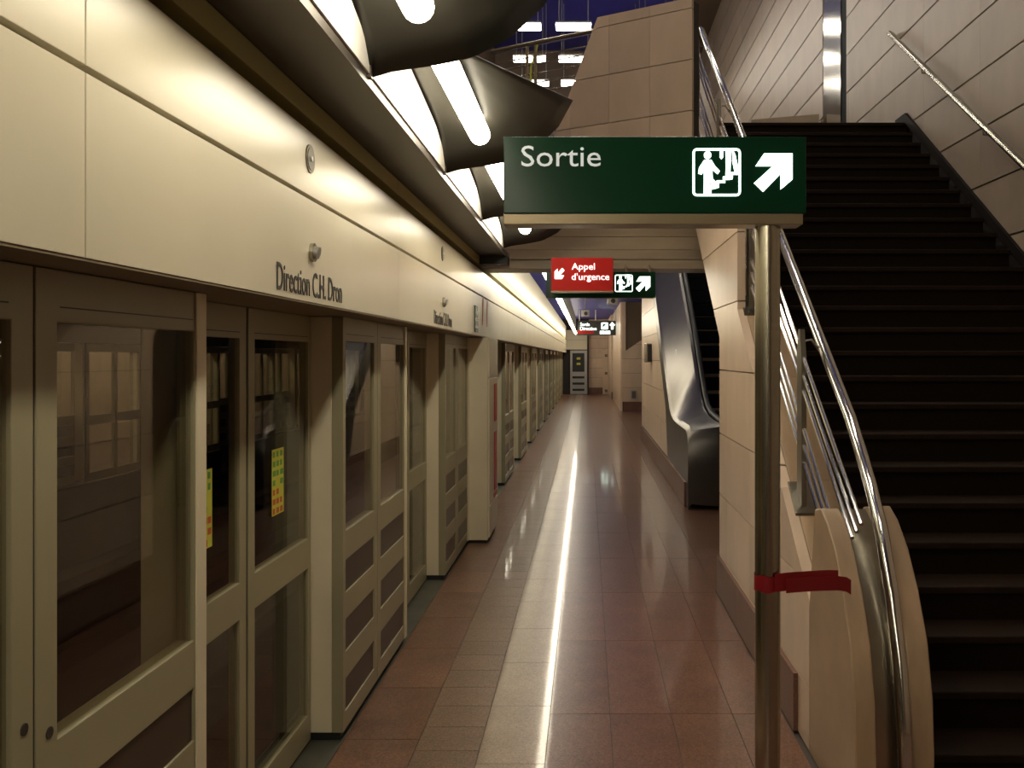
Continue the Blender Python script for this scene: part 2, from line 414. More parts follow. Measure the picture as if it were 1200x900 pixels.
# raking stone parapet of the upper level, turned to the platform
DX, DY, QX, QY = -.85, .53, .917, 8.2
DG = lambda t, z, a: (QX+DX*t+DY*a, QY+DY*t-DX*a, z)
pw_poly = [(0, 3.06), (1.80, 3.06), (.967, 4.85), (0, 4.84)]
pw = struct(MB().prism([(0.0, 3.06), (1.78, 3.06), (.955, 4.83), (0, 4.82)], DG, .035, .14).build('wall_parapet', 'joint'))
slabs(pw_poly, [2.96, 3.41, 3.854, 4.30, 4.75, 5.2], [0, .42, .84, 1.26, 1.9], DG, 0, .04, 'stone', pw)

# ================================================================== STAIRS
st = thing('staircase', (2.25, 3.6, 0), 'dark brown stone staircase rising to the upper level beside the steel handrail', 'stairs')
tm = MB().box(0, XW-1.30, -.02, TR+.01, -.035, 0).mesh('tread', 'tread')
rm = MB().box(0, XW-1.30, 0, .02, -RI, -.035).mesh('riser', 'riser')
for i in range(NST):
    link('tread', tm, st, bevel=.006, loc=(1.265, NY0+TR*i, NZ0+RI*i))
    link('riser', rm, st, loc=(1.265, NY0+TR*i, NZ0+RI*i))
MB().prism([(3.72, 0), (4.3, 0), (ytop+.2, top-.45), (ytop+.2, top-.06), (ytop, top-.2)], XYZ, 1.265, XW-.035).build('underside', 'dark', st)

# stone side wall of the stairs -------------------------------------------------
XS = .956
def cope(Y): return 2.0 + .70*(Y-5.97)
ws = struct(MB().prism([(4.0, 0), (6.70, 0), (6.70, 1.72), (ytop, 3.75), (ytop, cope(ytop)-.12), (4.0, cope(4.0)-.06)], XYZ, XS+.052, 1.22).build('wall_stairs', 'joint'))
outer = [(4.042, 0), (6.78, 0), (6.78, 1.84), (8.52, 3.0), (8.52, 3.05), (5.97, 3.05), (5.97, 2.0), (4.042, cope(4.042))]
slabs(outer, [0, .27, .715, 1.15, 1.605, 2.055, 2.495, 2.94, 3.4], [4.042, 4.62, 5.52, 6.42, 7.32, 8.6], XYZ, XS, XS+.05, 'stone', ws)
# sloping coping under the railing
cy0, cy1 = 3.95, ytop
n = 8
for i in range(n):
    a = cy0+(cy1-cy0)*i/n+.001; b = cy0+(cy1-cy0)*(i+1)/n-.001
    MB().prism([(a, cope(a)-.07), (b, cope(b)-.07), (b, cope(b)), (a, cope(a))], XYZ, XS+.053, 1.23).build('coping_stone', 'cope', ws, bevel=.004)
slabs([(4.25, 0), (6.77, 0), (6.77, .27), (4.25, .27)], [0, .271], rng(4.25, 6.77, .84), XYZ, XS-.022, XS-.001, 'base', ws, name='baseboard_stone')
# rounded foot of the side wall: two stone cheeks with a steel strip between
prof = [(3.40, .25), (3.415, .45), (3.47, .65), (3.57, .82), (3.68, .95), (3.80, 1.04), (3.90, 1.08)]
def cheek(sh, top_=0): return [(3.40+sh, 0)] + [(a+sh, b+top_) for a, b in prof] + [(4.0+sh, 1.06+top_), (4.10+sh, .62), (4.10+sh, 0)]
MB().prism(cheek(-.06), XYZ, XS-.001, XS+.075).build('end_cheek', 'cope', ws, smooth=True, bevel=.006)
MB().prism(cheek(0), XYZ, 1.175, 1.26).build('end_cheek', 'cope', ws, smooth=True, bevel=.006)
MB().prism([(3.45, 0)] + [(a+.05, b-.02) for a, b in prof] + [(4.06, .95), (4.06, 0)], XYZ, XS+.08, 1.17).build('steel_strip', 'steel', ws, smooth=True)

# ------------------------------------------------------------------ stair railing
XH = 1.15
def hr(Y): return 1.40 + .666*(Y-4.05)
rl = thing('stair_railing', (XH, 4.7, cope(4.7)), 'polished steel railing with thin bars on the left side of the stairs', 'railing')
pts = [(XH-.19, 9.75, 4.62), (XH-.17, 9.62, 4.95), (XH-.10, 9.50, hr(9.44)), (XH, 9.44, hr(9.44))] + [(XH, Y, hr(Y)) for Y in (8, 6, 4.6, 4.1)] + \
      [(XH, 3.93, 1.29), (XH, 3.80, 1.17), (XH, 3.66, 1.01), (XH, 3.54, .80), (XH, 3.45, .56), (XH, 3.395, .30), (XH, 3.385, .12), (XH, 3.385, 0)]
MB().tube(pts, .027, 16).build('handrail', 'chrome', rl, smooth=True)
XB = 1.04
for zb, ye in ((1.69, 3.56), (1.61, 3.62), (1.535, 3.68), (1.35, 4.02), (1.27, 4.06), (1.19, 4.10)):
    bz = lambda Y: zb + .666*(Y-4.5)
    MB().tube([(XB, ye, bz(ye)), (XB, 5.95, bz(5.95))], .0095, 8).build('bar', 'chrome', rl, smooth=True)
    MB().tube([(XB, 6.05, bz(6.05)), (XB, 9.46, bz(9.46)), (XB-.06, 9.62, bz(9.5))], .0095, 8).build('bar', 'chrome', rl, smooth=True)
for Y in (4.55, 6.0, 7.4, 8.8):
    tp_ = 1.80 + .666*(Y-4.5)
    p = MB().prism([(Y-.05, cope(Y)-.02), (Y+.05, cope(Y)-.01), (Y+.05, tp_-.10), (Y+.02, tp_), (Y-.01, tp_), (Y-.05, tp_-.14)], XYZ, XB-.012, XB+.012).build('upright_plate', 'plate', rl)
    MB().prism([(Y-.09, cope(Y-.09)+.001), (Y+.09, cope(Y+.09)+.001), (Y+.09, cope(Y+.09)+.014), (Y-.09, cope(Y-.09)+.014)], XYZ, XB-.05, XB+.05).build('foot_plate', 'steel', p)
    MB().tube([(XB, Y, tp_-.06), (XB+.05, Y+.01, tp_-.05), (XH-.02, Y+.03, hr(Y+.03)-.02)], .006, 8).build('bracket', 'chrome', p)
tag(MB().prism([(2.30, top), (3.25, top), (3.25, 5.10), (2.30, 5.02)], XZ, 13.15, 13.35).build('stone_block', 'beam'), 'low brown stone block at the head of the stairs', 'block')
# handrail on the right wall
r2 = thing('wall_handrail', (XW-.09, 6.9, 3.1), 'grey steel handrail fixed along the right stone wall of the stairs', 'handrail')
def h2(Y): return 5.15 + .659*(Y-10.0)
MB().tube([(XW-.01, 10.02, h2(10.0)-.05), (XW-.05, 10.02, h2(10.0)-.01), (XW-.09, 9.96, h2(9.97)), (XW-.09, 7, h2(7)), (XW-.09, 3.6, h2(3.6))], .028, 14).build('rail', 'steel', r2, smooth=True)
for Y in (9.0, 7.6, 6.2, 4.8):
    MB().tube([(XW-.09, Y, h2(Y)-.025), (XW-.09, Y, h2(Y)-.07), (XW-.0, Y, h2(Y)-.08)], .009, 8).build('bracket', 'steel', r2, smooth=True)

# ================================================================== ESCALATOR
es = thing('escalator', (1.9, 10.6, 0), 'stainless steel escalator rising away behind the stairs', 'escalator')
stn = [(10.40, .03, .03), (10.40, .45, .50), (10.41, .62, .70), (10.44, .74, .80), (10.50, .84, .90), (10.62, .885, .93), (11.2, .885, .94), (11.6, .885, .97), (11.95, .89, 1.04), (12.2, .90, 1.16), (12.44, .93, 1.33),
       (12.7, 1.0, 1.52), (12.95, 1.14, 1.72), (13.2, 1.30, 1.90), (13.4, 1.43, 2.05)]
for Y in (15.0, 17.0, 20.5): stn.append((Y, esc_l(Y), esc_l(Y)+.62))
def under(Y): return 0 if Y < 12.9 else (esc_l(Y)-.42 if Y > 13.4 else (Y-12.9)/.5*1.0)
side = MB().grid([[(1.118, Y, max(0.0, under(Y))), (1.118, Y, max(.01, zl-.015)), (1.13, Y, zl)] for Y, zl, zr in stn])
side.build('outer_skirt', 'esc', es, smooth=True)
MB().grid([[(1.13, Y, zl), (1.16, Y, zl+.035), (1.45, Y, zr+.01), (1.49, Y, zr+.02), (1.52, Y, zr), (1.52, Y, max(.01, zr-.5))] for Y, zl, zr in stn]).build('deck_panel', 'esc', es, smooth=True)
hp = [(1.54, 10.55, .55), (1.54, 10.45, .7), (1.54, 10.5, .86), (1.54, 10.7, .96)] + [(1.54, Y, zr+.04) for Y, zl, zr in stn[6:]]
MB().tube(hp, .035, 12).build('handrail', 'rubber', es, smooth=True)
hp2 = [(2.52, y_, z_) for x_, y_, z_ in hp]
MB().tube(hp2, .035, 12).build('handrail', 'rubber', es, smooth=True)
MB().grid([[(2.50, Y, zr-.6), (2.50, Y, zr), (2.6, Y, zr), (2.6, Y, zr-1.0 if Y > 13 else 0)] for Y, zl, zr in stn]).build('inner_panel', 'black', es, smooth=True)
MB().grid([[(1.525, Y, zr-.7), (1.525, Y, zr-.02)] for Y, zl, zr in stn]).build('inner_panel', 'black', es)
MB().box(1.5, 2.55, 10.6, 12.3, -.0, .012).build('landing_plate', 'steel', es)
sm = MB().box(1.53, 2.5, 0, .42, -.2, 0).mesh('escalator_step', 'black')
for k in range(22):
    y = 12.1+.40*k; z = min(.25*max(0, k-.6), 9) if k else 0.03
    link('escalator_step', sm, es, loc=(0, y, z+.03))
# white arrow mark on the cladding
def on_deck(Y, f):
    for (a, al, ar), (b, bl, br) in zip(stn[:-1], stn[1:]):
        if a <= Y <= b:
            t = (Y-a)/(b-a); zl = al+t*(bl-al); zr = ar+t*(br-ar)
            return (1.16+f*.29-.006, Y, zl+.035+f*(zr-zl-.065)+.006)
tri = [on_deck(13.30, .42), on_deck(13.55, .42), on_deck(13.42, .62)]
mbt = MB(); mbt.v = tri; mbt.f = [(0, 1, 2)]; mbt.build('arrow_mark', 'white', es)

# ================================================================== PLATFORM SCREEN DOORS
def rect_frame(mb, x0, x1, y0, y1, z0, z1, holes):
    """flat panel with rectangular holes (y0,y1,z0,z1): cut into boxes along sorted lines"""
    ys = sorted({y0, y1} | {h[0] for h in holes} | {h[1] for h in holes}); zs_ = sorted({z0, z1} | {h[2] for h in holes} | {h[3] for h in holes})
    inside = lambda a, b: any(h[0]-1e-6 <= a and a <= h[1]+1e-6 and h[2]-1e-6 <= b and b <= h[3]+1e-6 for h in holes)
    nx = len(ys); nz = len(zs_)
    solid = [[not inside((ys[i]+ys[i+1])/2, (zs_[j]+zs_[j+1])/2) for j in range(nz-1)] for i in range(nx-1)]
    b = len(mb.v); idx = {}
    def vid(i, j, k):
        if (i, j, k) not in idx:
            idx[(i, j, k)] = len(mb.v); mb.v.append(((x0, x1)[k], ys[i], zs_[j]))
        return idx[(i, j, k)]
    for i in range(nx-1):
        for j in range(nz-1):
            if not solid[i][j]: continue
            mb.f.append((vid(i,j,1), vid(i+1,j,1), vid(i+1,j+1,1), vid(i,j+1,1)))
            mb.f.append((vid(i,j,0), vid(i,j+1,0), vid(i+1,j+1,0), vid(i+1,j,0)))
            if i == 0 or not solid[i-1][j]: mb.f.append((vid(i,j,0), vid(i,j,1), vid(i,j+1,1), vid(i,j+1,0)))
            if i == nx-2 or not solid[i+1][j]: mb.f.append((vid(i+1,j,0), vid(i+1,j+1,0), vid(i+1,j+1,1), vid(i+1,j,1)))
            if j == 0 or not solid[i][j-1]: mb.f.append((vid(i,j,0), vid(i+1,j,0), vid(i+1,j,1), vid(i,j,1)))
            if j == nz-2 or not solid[i][j+1]: mb.f.append((vid(i,j+1,0), vid(i,j+1,1), vid(i+1,j+1,1), vid(i+1,j+1,0)))
    return mb
SLOT = ((.645, .79), (.38, .525), (.115, .26))
def screen_panel(Y0, L, label):
    t = thing('screen_panel', (XP, Y0, .03), label, 'screen panel', 'fixed glazed panels of the platform screen')
    mid = Y0 + .68 if L > 1.47 else Y0+L*.47
    for a, b in ((Y0, mid-.004), (mid+.004, Y0+L)):
        wa, wb = a+.075, b-.07
        if a == Y0: wa = a+.045
        holes = [(wa, wb, .92, 1.77)] + [(wa, wb, z0, z1) for z0, z1 in SLOT]
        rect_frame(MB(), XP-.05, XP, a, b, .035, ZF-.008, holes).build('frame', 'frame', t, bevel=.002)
        MB().box(XP-.018, XP-.010, wa-.01, wb+.01, .91, 1.78).build('window_pane', 'glass', t)
        for z0, z1 in SLOT: MB().box(XP-.014, XP-.007, wa-.01, wb+.01, z0-.005, z1+.005).build('slot_pane', 'smoke', t)
        MB().box(XP-.002, XP+.001, wa+.01, wb-.01, 1.80, 1.803).build('header_seam', 'ink', t)
    MB().box(XP-.006, XP-.004, mid-.006, mid+.006, .04, ZF-.01).build('seal', 'rubber', t)
    MB().box(XP, XP+.006, Y0+L-.065, Y0+L, .035, ZF-.008).build('edge_trim', 'psd', t, bevel=.002)
    MB().box(XD-.02, XP-.051, Y0, Y0+.045, .035, ZF-.008).build('end_post', 'psd', t, bevel=.003)
    MB().box(XD-.02, XP-.051, Y0+L-.045, Y0+L, .035, ZF-.008).build('end_post', 'psd', t, bevel=.003)
    MB().box(XD-.01, XP-.015, Y0+.01, Y0+L-.01, 0, .035).build('plinth', 'rubber', t)
    return t
def door_leaf(Y0, L, flip, label):
    t = thing('sliding_door', (XD, Y0, .02), label, 'door', 'sliding leaves of the platform screen')
    sa, sb = (.075, .05) if flip else (.05, .075)
    holes = [(Y0+sa, Y0+L-sb, .905, 1.765), (Y0+sa, Y0+L-sb, .13, .775)]
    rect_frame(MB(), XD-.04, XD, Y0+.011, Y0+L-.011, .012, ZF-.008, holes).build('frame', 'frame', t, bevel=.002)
    MB().box(XD-.018, XD-.010, Y0+sa-.01, Y0+L-sb+.01, .895, 1.775).build('window_pane', 'glass', t)
    MB().box(XD-.018, XD-.010, Y0+sa-.01, Y0+L-sb+.01, .12, .785).build('lower_pane', 'glass', t)
    MB().box(XD-.002, XD+.001, Y0+sa, Y0+L-sb, 1.785, 1.788).build('header_seam', 'ink', t)
    ye = Y0+.0055 if flip else Y0+L-.0055
    MB().box(XD-.035, XD-.005, ye-.005, ye+.005, .015, ZF-.01).build('edge_seal', 'rubber', t)
    return t
# positions of fixed panels and niches along the platform
panels = [(1.155, 1.495), (4.155, 1.45), (7.145, 1.39), (9.38, 1.46)] + [(12.38+3.03*k, 1.46) for k in range(10)]
niches = [(-.345, 1.155), (2.65, 4.155), (5.605, 7.145), (10.84, 12.38)] + [(13.84+3.03*k, 15.41+3.03*k) for k in range(9)]
ordn = ['first', 'second', 'third', 'fourth', 'fifth', 'sixth', 'seventh', 'eighth', 'ninth', 'tenth', 'eleventh', 'twelfth', 'thirteenth', 'fourteenth']
PANELS = []
for i, (y, L) in enumerate(panels):
    lab = ['cream glazed screen panel nearest the camera with a large dark window and keyholes',
           'cream glazed screen panel with slot windows just past the nearest doors',
           'cream glazed screen panel directly before the proud cabinet with the red strip',
           'cream glazed screen panel directly behind the proud cabinet with the red strip'][i] if i < 4 else \
          '%s cream glazed screen panel beyond the proud cabinet with the red strip' % ordn[i-3]
    PANELS.append(screen_panel(y, L, lab))
LEAVES = []
for i, (a, b) in enumerate(niches):
    m_ = (a+b)/2 - .0
    if i == 1: m_ = 3.372
    who = ['the doorway beside the camera', 'the doorway below the nearest Direction lettering', 'the second doorway, before the proud cabinet'][i] if i < 3 else 'the %s doorway beyond the proud cabinet' % ordn[i-3]
    LEAVES.append((door_leaf(a, m_-a, False, 'nearer sliding glass door leaf of %s' % who), door_leaf(m_, b-m_, True, 'farther sliding glass door leaf of %s' % who)))
# keyholes on the nearest panel
for yy, zz in ((1.80, .985), (1.885, .945)):
    MB().prism(disc(yy, zz, .012, 14), XYZ, XP, XP+.002).build('keyhole', 'ink', PANELS[0])
# yellow-green stickers inside the nearest door windows
def sticker(t, y0, y1, z0, z1):
    s = MB().box(XD-.0095, XD-.0085, y0, y1, z0, z1).build('sticker', 'sticker', t)
    s['label'] = 'yellow and green poster sticker'
    h = (z1-z0)/7; wd = (y1-y0)
    for k in range(7):
        m = ('sticker_g', 'sticker_r')[k >= 4]
        for q in range(3):
            if random.random() < .75:
                a = y0+wd*(.06+.31*q); MB().box(XD-.0084, XD-.0080, a, a+wd*(.16+.12*random.random()), z0+(z1-z0)-h*(k+.85), z0+(z1-z0)-h*(k+.25)).build('print', m, s)
sticker(LEAVES[1][1], 3.66, 3.80, 1.075, 1.335)
sticker(LEAVES[1][0], 2.965, 3.075, 1.08, 1.335)

# proud cabinet with red strip
cbn = thing('equipment_cabinet', (-.98, 8.54, 0), 'cream floor to fascia cabinet standing proud of the doors with a red strip', 'cabinet')
MB().box(-1.22, -.905, 8.54, 9.36, .03, ZF-.01).build('body', 'psd', cbn, bevel=.004)
MB().box(-.904, -.890, 8.56, 9.34, .34, 1.50).build('door', 'psd', cbn, bevel=.003)
MB().box(-.904, -.890, 8.56, 9.34, 1.51, ZF-.015).build('top_panel', 'psd', cbn, bevel=.003)
MB().box(-.904, -.890, 8.56, 9.34, .05, .33).build('bottom_panel', 'psd', cbn, bevel=.003)
MB().box(-.889, -.884, 8.97, 9.20, .42, .98).build('red_strip', 'redstrip', cbn)
MB().box(-.889, -.884, 8.97, 9.20, 1.08, 1.44).build('red_strip', 'redstrip', cbn)
MB().box(-.889, -.884, 8.93, 9.24, .36, .40).build('printed_note', 'pink', cbn)
MB().box(-1.2, -.915, 8.56, 9.34, 0, .03).build('plinth', 'rubber', cbn)

# small things on the fascia
sp_lab = ['over the nearest Direction lettering', 'over the second Direction lettering', 'over the third Direction lettering']
for k in range(2):
    y = 3.18+PIT*k
    t = thing('loudspeaker', (XF, y, 2.37), 'small round grey loudspeaker in the upper fascia %s' % sp_lab[k], 'loudspeaker', 'round fascia loudspeakers')
    MB().prism(disc(y, 2.37, .048, 28), XYZ, XF, XF+.004).build('ring', 'plate', t, smooth=True)
    MB().prism(disc(y, 2.37, .038, 28), XYZ, XF+.004, XF+.006).build('grille', 'plate', t, smooth=True)
    MB().prism(disc(y, 2.37, .009, 12), XYZ, XF+.006, XF+.010).build('centre', 'white', t, smooth=True)
    y = 3.2+PIT*k
    t = thing('door_indicator', (XF, y, 2.06), 'small grey indicator lamp knob on the lower fascia %s' % sp_lab[k], 'indicator lamp', 'fascia indicator knobs')
    MB().tube([(XF, y, 2.055), (XF+.012, y, 2.055)], .032, 18).build('base_ring', 'steel', t, smooth=True)
    MB().tube([(XF+.010, y, 2.055), (XF+.022, y, 2.053), (XF+.026, y, 2.052)], .022, 14).build('dome', 'lampbody', t, smooth=True)
t = thing('notice_plate', (XF, 7.9, 1.93), 'small dark green notice plate on the fascia above the cabinet', 'sign')
MB().box(XF, XF+.006, 7.84, 8.06, 1.91, 2.13).build('plate', 'green', t)
for k in range(3): MB().box(XF+.006, XF+.008, 7.87, 8.03, 1.94+.06*k, 1.97+.06*k).build('print', 'white', t)
for k, y in enumerate((8.42, 8.78)):
    MB().prism([(y, 1.98), (y+.10, 2.03), (y+.07, 2.10), (y+.13, 2.20), (y+.05, 2.25), (y+.02, 2.15)], XYZ, XF+.001, XF+.003).build('red_marking', 'pink', wl)

# ================================================================== LIGHTING UNDER THE SAILS
PROF = [(-.705, 2.605), (-.63, 2.626), (-.50, 2.645), (-.374, 2.67), (-.25, 2.735), (-.14, 2.84), (-.07, 2.97)]
def prof_z(x):
    for (a, za), (b, zb) in zip(PROF[:-1], PROF[1:]):
        if x <= b+1e-9: return za+(x-a)/(b-a)*(zb-za)
    return PROF[-1][1]
def make_sail(Yf, label):
    t = thing('metal_sail', (-.7, Yf-1.57, 2.61), label, 'ceiling panel', 'curved dark ceiling sails')
    rows = []
    for i in range(17):
        d = 1.56*(1-i/16); Y = Yf-d; xr = -.07 - .40*d
        rise = .16*(1-math.exp(-d/.12))+.10*d
        zl_, zr_ = 2.605+rise, 2.97-.09*d
        rows.append([(-.705+(xr+.705)*j/18, Y, zl_+(prof_z(-.705+.635*j/18)-2.605)/.365*(zr_-zl_)) for j in range(19)])
    o = MB().grid(rows).build('sheet', 'sail', t, smooth=True)
    md = o.modifiers.new('solid', 'SOLIDIFY'); md.thickness = .012; md.offset = 1
    MB().prism([(Yf-1.57, 2.612), (Yf-.03, 2.612), (Yf-.03, 2.68), (Yf-.12, 2.72), (Yf-.3, 2.77), (Yf-1.57, 2.92)], XYZ, -.712, -.700).build('reflector', 'wing', t)
    MB().box(-.715, -.695, Yf-.03, Yf, 2.60, 2.68).build('edge_bracket', 'ledge', t)
    return t
def make_lamp(Yf, label, L=1.25, group='tube lamps along the ledge', xl=-.5, zl=2.735, long_rods=0):
    t = thing('tube_lamp', (xl, Yf, zl), label, 'lamp', group)
    MB().tube([(xl, Yf-L, zl), (xl, Yf-.03, zl), (xl, Yf-.012, zl), (xl, Yf, zl)], .048, 16).build('diffuser', 'lamp', t, smooth=True)
    MB().box(xl-.03, xl+.03, Yf-L, Yf-.04, zl+.04, zl+.055).build('spine', 'lampbody', t)
    for yy in (Yf-L+.25, Yf-.3): MB().tube([(xl, yy, zl+.06), (xl, yy, zl+(long_rods or .085))], .008, 6).build('rod', 'lampbody', t)
    return t
sl = ['farthest of the curved dark ceiling sails, just before the stone cross beam', 'third curved dark ceiling sail, behind the exit sign',
      'pointed dark ceiling sail whose tip ends above the exit sign', 'dark ceiling sail cut off by the top edge of the photo', 'curved dark ceiling sail above the camera', 'curved dark ceiling sail behind the camera']
for k in range(8):
    Yf = 7.85 - 1.6*k
    make_sail(Yf, sl[min(k, 5)])
    make_lamp(Yf-.27, ['white tube lamp under the farthest ceiling sail before the cross beam', 'white tube lamp partly hidden by the left end of the exit sign',
                       'white tube lamp under the pointed ceiling sail, fully in view', 'white tube lamp cut off by the top edge of the photo', 'white tube lamp above the camera', 'white tube lamp behind the camera'][min(k, 5)])
for k in range(20):
    make_lamp(10.9+1.6*k, 'white tube lamp in the long row beyond the stone cross beam', 1.45, 'row of tube lamps beyond the cross beam', long_rods=.70)

# hall lamps; nearest rows and third column unseen, added to light parapet and walls
for r, Y in enumerate((23.4, 21.5, 19.4, 17.2, 15.0, 12.8, 10.6, 8.0, 5.0, 2.4, -.2)):
    for c, xc in enumerate((-1.32, -.28, 1.5 if Y > 11 else .75)):
        lab = '%s hall lamp in the %s row above the far railing' % (('left', 'right')[c], ('lowest', 'middle', 'top')[r]) if c < 2 and r < 3 else 'unseen white twin tube lamp placed high in the stair hall for its light'
        t = thing('hall_lamp', (xc, Y, 8.5), lab, 'lamp', 'lamps hung in the stair hall')
        MB().box(xc-.37, xc+.37, Y-.10, Y+.10, 8.56, 8.60).build('tray', 'lampbody', t)
        for yy in (-.06, .06): MB().tube([(xc-.36, Y+yy, 8.52), (xc+.36, Y+yy, 8.52)], .055, 10).build('tube', 'hall_lamp', t, smooth=True)
        for xx in (-.3, .3): MB().tube([(xc+xx, Y, 8.6), (xc+xx, Y, 10.5)], .008, 6).build('rod', 'lampbody', t)

# far railing and conduits of the upper level
fr = thing('upper_railing', (-.25, 10.0, 4.0), 'steel railing with thin bars crossing the upper level behind the sails', 'railing')
def rp(t, z): return (-.25-.86*t, 10.0+.5*t, z)
MB().tube([rp(-.9, 5.10), rp(.95, 5.10)], .027, 12).build('top_rail', 'steel', fr, smooth=True)
for off in (.14, .225, .33, .43, .53): MB().tube([rp(-.9, 5.10-off), rp(.95, 5.10-off)], .009, 8).build('bar', 'steel', fr, smooth=True)
for t_ in (.36, .47):
    MB().tube([rp(t_, 4.0), rp(t_, 5.08)], .018, 8).build('upright', 'bar', fr, smooth=True)
MB().tube([rp(.42, 4.0), rp(.42, 4.85), rp(.36, 4.98), rp(.33, 5.1)], .012, 8).build('cable', 'sticker', fr, smooth=True)
struct(MB().prism([(-1.2, -.1), (.95, -.1), (.95, .4), (-1.2, .4)], lambda p, q, a: (-.25-.86*p, 10.0+.5*p+q, a), 3.75, 4.0).build('floor_gallery', 'beam'))

# ================================================================== SIGNS
def glyph(t, poly, y, mat='glyph', name='glyph', th=.004): return MB().prism(poly, XZ, y-th, y).build(name, mat, t)
def arrow_ne(x0, x1, z0, z1, flip=False):
    P = [(285,540),(385,540),(385,632),(343,668),(343,612),(282,676),(250,645),(315,585),(255,585)]
    o = []
    for a, b in P:
        u = (a-250)/135; v = 1-(b-540)/136
        if flip: u, v = 1-u, 1-v
        o.append((x0+u*(x1-x0), z0+v*(z1-z0)))
    return o
def round_frame(t, x0, x1, z0, z1, y, th, r, mat='glyph'):
    def rr(x0, x1, z0, z1, r):
        o = []
        for cx, cz, a0 in ((x1-r, z1-r, 0), (x0+r, z1-r, 90), (x0+r, z0+r, 180), (x1-r, z0+r, 270)):
            for k in range(5):
                a = math.radians(a0+90*k/4); o.append((cx+r*math.cos(a), cz+r*math.sin(a)))
        return o
    A = rr(x0, x1, z0, z1, r); B = rr(x0+th, x1-th, z0+th, z1-th, max(.002, r-th)); n_ = len(A); mb = MB()
    for yy in (y-.004, y):
        mb.v += [(a, yy, b) for a, b in A] + [(a, yy, b) for a, b in B]
    for i in range(n_):
        j = (i+1) % n_; mb.f.append((i, j, n_+j, n_+i)); mb.f.append((2*n_+i, 2*n_+n_+i, 2*n_+n_+j, 2*n_+j)); mb.f.append((i, 2*n_+i, 2*n_+j, j)); mb.f.append((n_+i, n_+j, 3*n_+j, 3*n_+i))
    return mb.build('pictogram_frame', mat, t)
def pictogram(t, x0, x1, z0, z1, y, mat='glyph'):
    """people on a stair inside a rounded square; source drawing in 170 x 170 units"""
    f = lambda a, b: (x0+(a-35)/170*(x1-x0), z1-(b-522)/170*(z1-z0))
    round_frame(t, x0, x1, z0, z1, y, (x1-x0)*.045, (x1-x0)*.09, mat)
    g = lambda pts, nm='glyph': glyph(t, [f(*p) for p in pts], y, mat, nm)
    g([(88+13*math.cos(2*math.pi*k/16), 546+14*math.sin(2*math.pi*k/16)) for k in range(16)], 'figure_head')
    g([(76,563),(101,563),(114,585),(131,603),(124,614),(104,598),(106,630),(121,646),(121,664),(104,668),(102,650),(97,640),(95,686),(74,686),(75,640),(75,600),(68,615),(55,612),(58,590)], 'figure')
    g([(101,686),(101,662),(128,662),(128,645),(150,645),(150,632),(176,632),(176,616),(203,616),(203,607),(168,607),(168,622),(142,622),(142,636),(120,636),(120,652),(92,652),(92,686)], 'stair_line')
    g([(151,525),(173,525),(170,560),(167,634),(150,634),(153,590)], 'figure')
    g([(177,528),(186,545),(192,575),(200,609),(185,613),(180,590),(175,568)], 'figure_leg')
    g([(131,525),(142,525),(143,553),(137,561),(131,553)], 'figure_hand')
def sign_text(t, txt, x, y, z, wid, cap, mat, name='lettering'):
    me = fit_text(name, txt, wid, cap, mat)
    o = bpy.data.objects.new(name, me); COL.objects.link(o); o.parent = t
    o.matrix_parent_inverse = Matrix.Translation(t.location).inverted()
    o.matrix_basis = Matrix.Translation((x, y, z)) @ Matrix.Rotation(math.pi/2, 4, 'X')
    return o
# exit sign on its post
YS = 3.3
sg = thing('exit_sign', (.645, YS, 0), 'dark green lit exit sign on a tall round steel post', 'sign')
X0, X1 = px(590, YS), px(945, YS)
MB().box(X0, X1, YS, YS+.11, pz(250, YS), pz(160, YS)).build('sign_box', 'green', sg, bevel=.003)
MB().box(X0, px(941, YS), YS+.0, YS+.11, pz(263, YS), pz(250.5, YS)).build('mounting_bar', 'bar', sg, bevel=.003)
MB().tube([(.645, YS+.055, 0), (.645, YS+.055, 1.0), (.645, YS+.055, pz(256, YS))], .045, 28).build('post', 'steel', sg, smooth=True)
MB().tube([(.645, YS+.055, pz(262, YS)), (.645, YS+.055, pz(253, YS))], .055, 28).build('collar', 'bar', sg, smooth=True)
MB().tube([(.645, YS+.055, 0), (.645, YS+.055, .012)], .09, 28).build('foot_plate', 'steel', sg, smooth=True)
sign_text(sg, 'Sortie', px(611, YS), YS-.003, pz(195, YS), px(704, YS)-px(611, YS), (195-171)/F*YS, 'letter')
pictogram(sg, px(811.5, YS), px(868, YS), pz(230, YS), pz(174, YS), YS)
glyph(sg, arrow_ne(px(883.5, YS), px(928.5, YS), pz(225, YS), pz(180, YS)), YS, name='arrow')
# emergency call sign
YR = 7.85
sr = thing('emergency_sign', (px(682, YR), YR, 2.22), 'red emergency call sign hanging in front of the green exit sign', 'sign')
MB().box(px(646, YR), px(718.5, YR), YR, YR+.12, pz(341, YR), pz(302, YR)).build('sign_box', 'red', sr, bevel=.003)
MB().box(px(645.5, YR), px(719, YR), YR-.002, YR+.122, pz(342.5, YR), pz(340.8, YR)).build('lower_rail', 'bar', sr)
for x_ in (655, 708): MB().tube([(px(x_, YR), YR+.11, 2.515), (px(x_, YR), YB0-.01, 2.54)], .01, 8).build('hanger', 'bar', sr)
sign_text(sr, 'Appel', px(670, YR), YR-.003, pz(316, YR), px(697, YR)-px(670, YR), 7.5/F*YR, 'letter2')
sign_text(sr, "d'urgence", px(670, YR), YR-.003, pz(328, YR), px(714, YR)-px(670, YR), 7.5/F*YR, 'letter2')
glyph(sr, arrow_ne(px(650, YR), px(661.5, YR), pz(327, YR), pz(314, YR), True), YR, 'letter2', name='arrow')
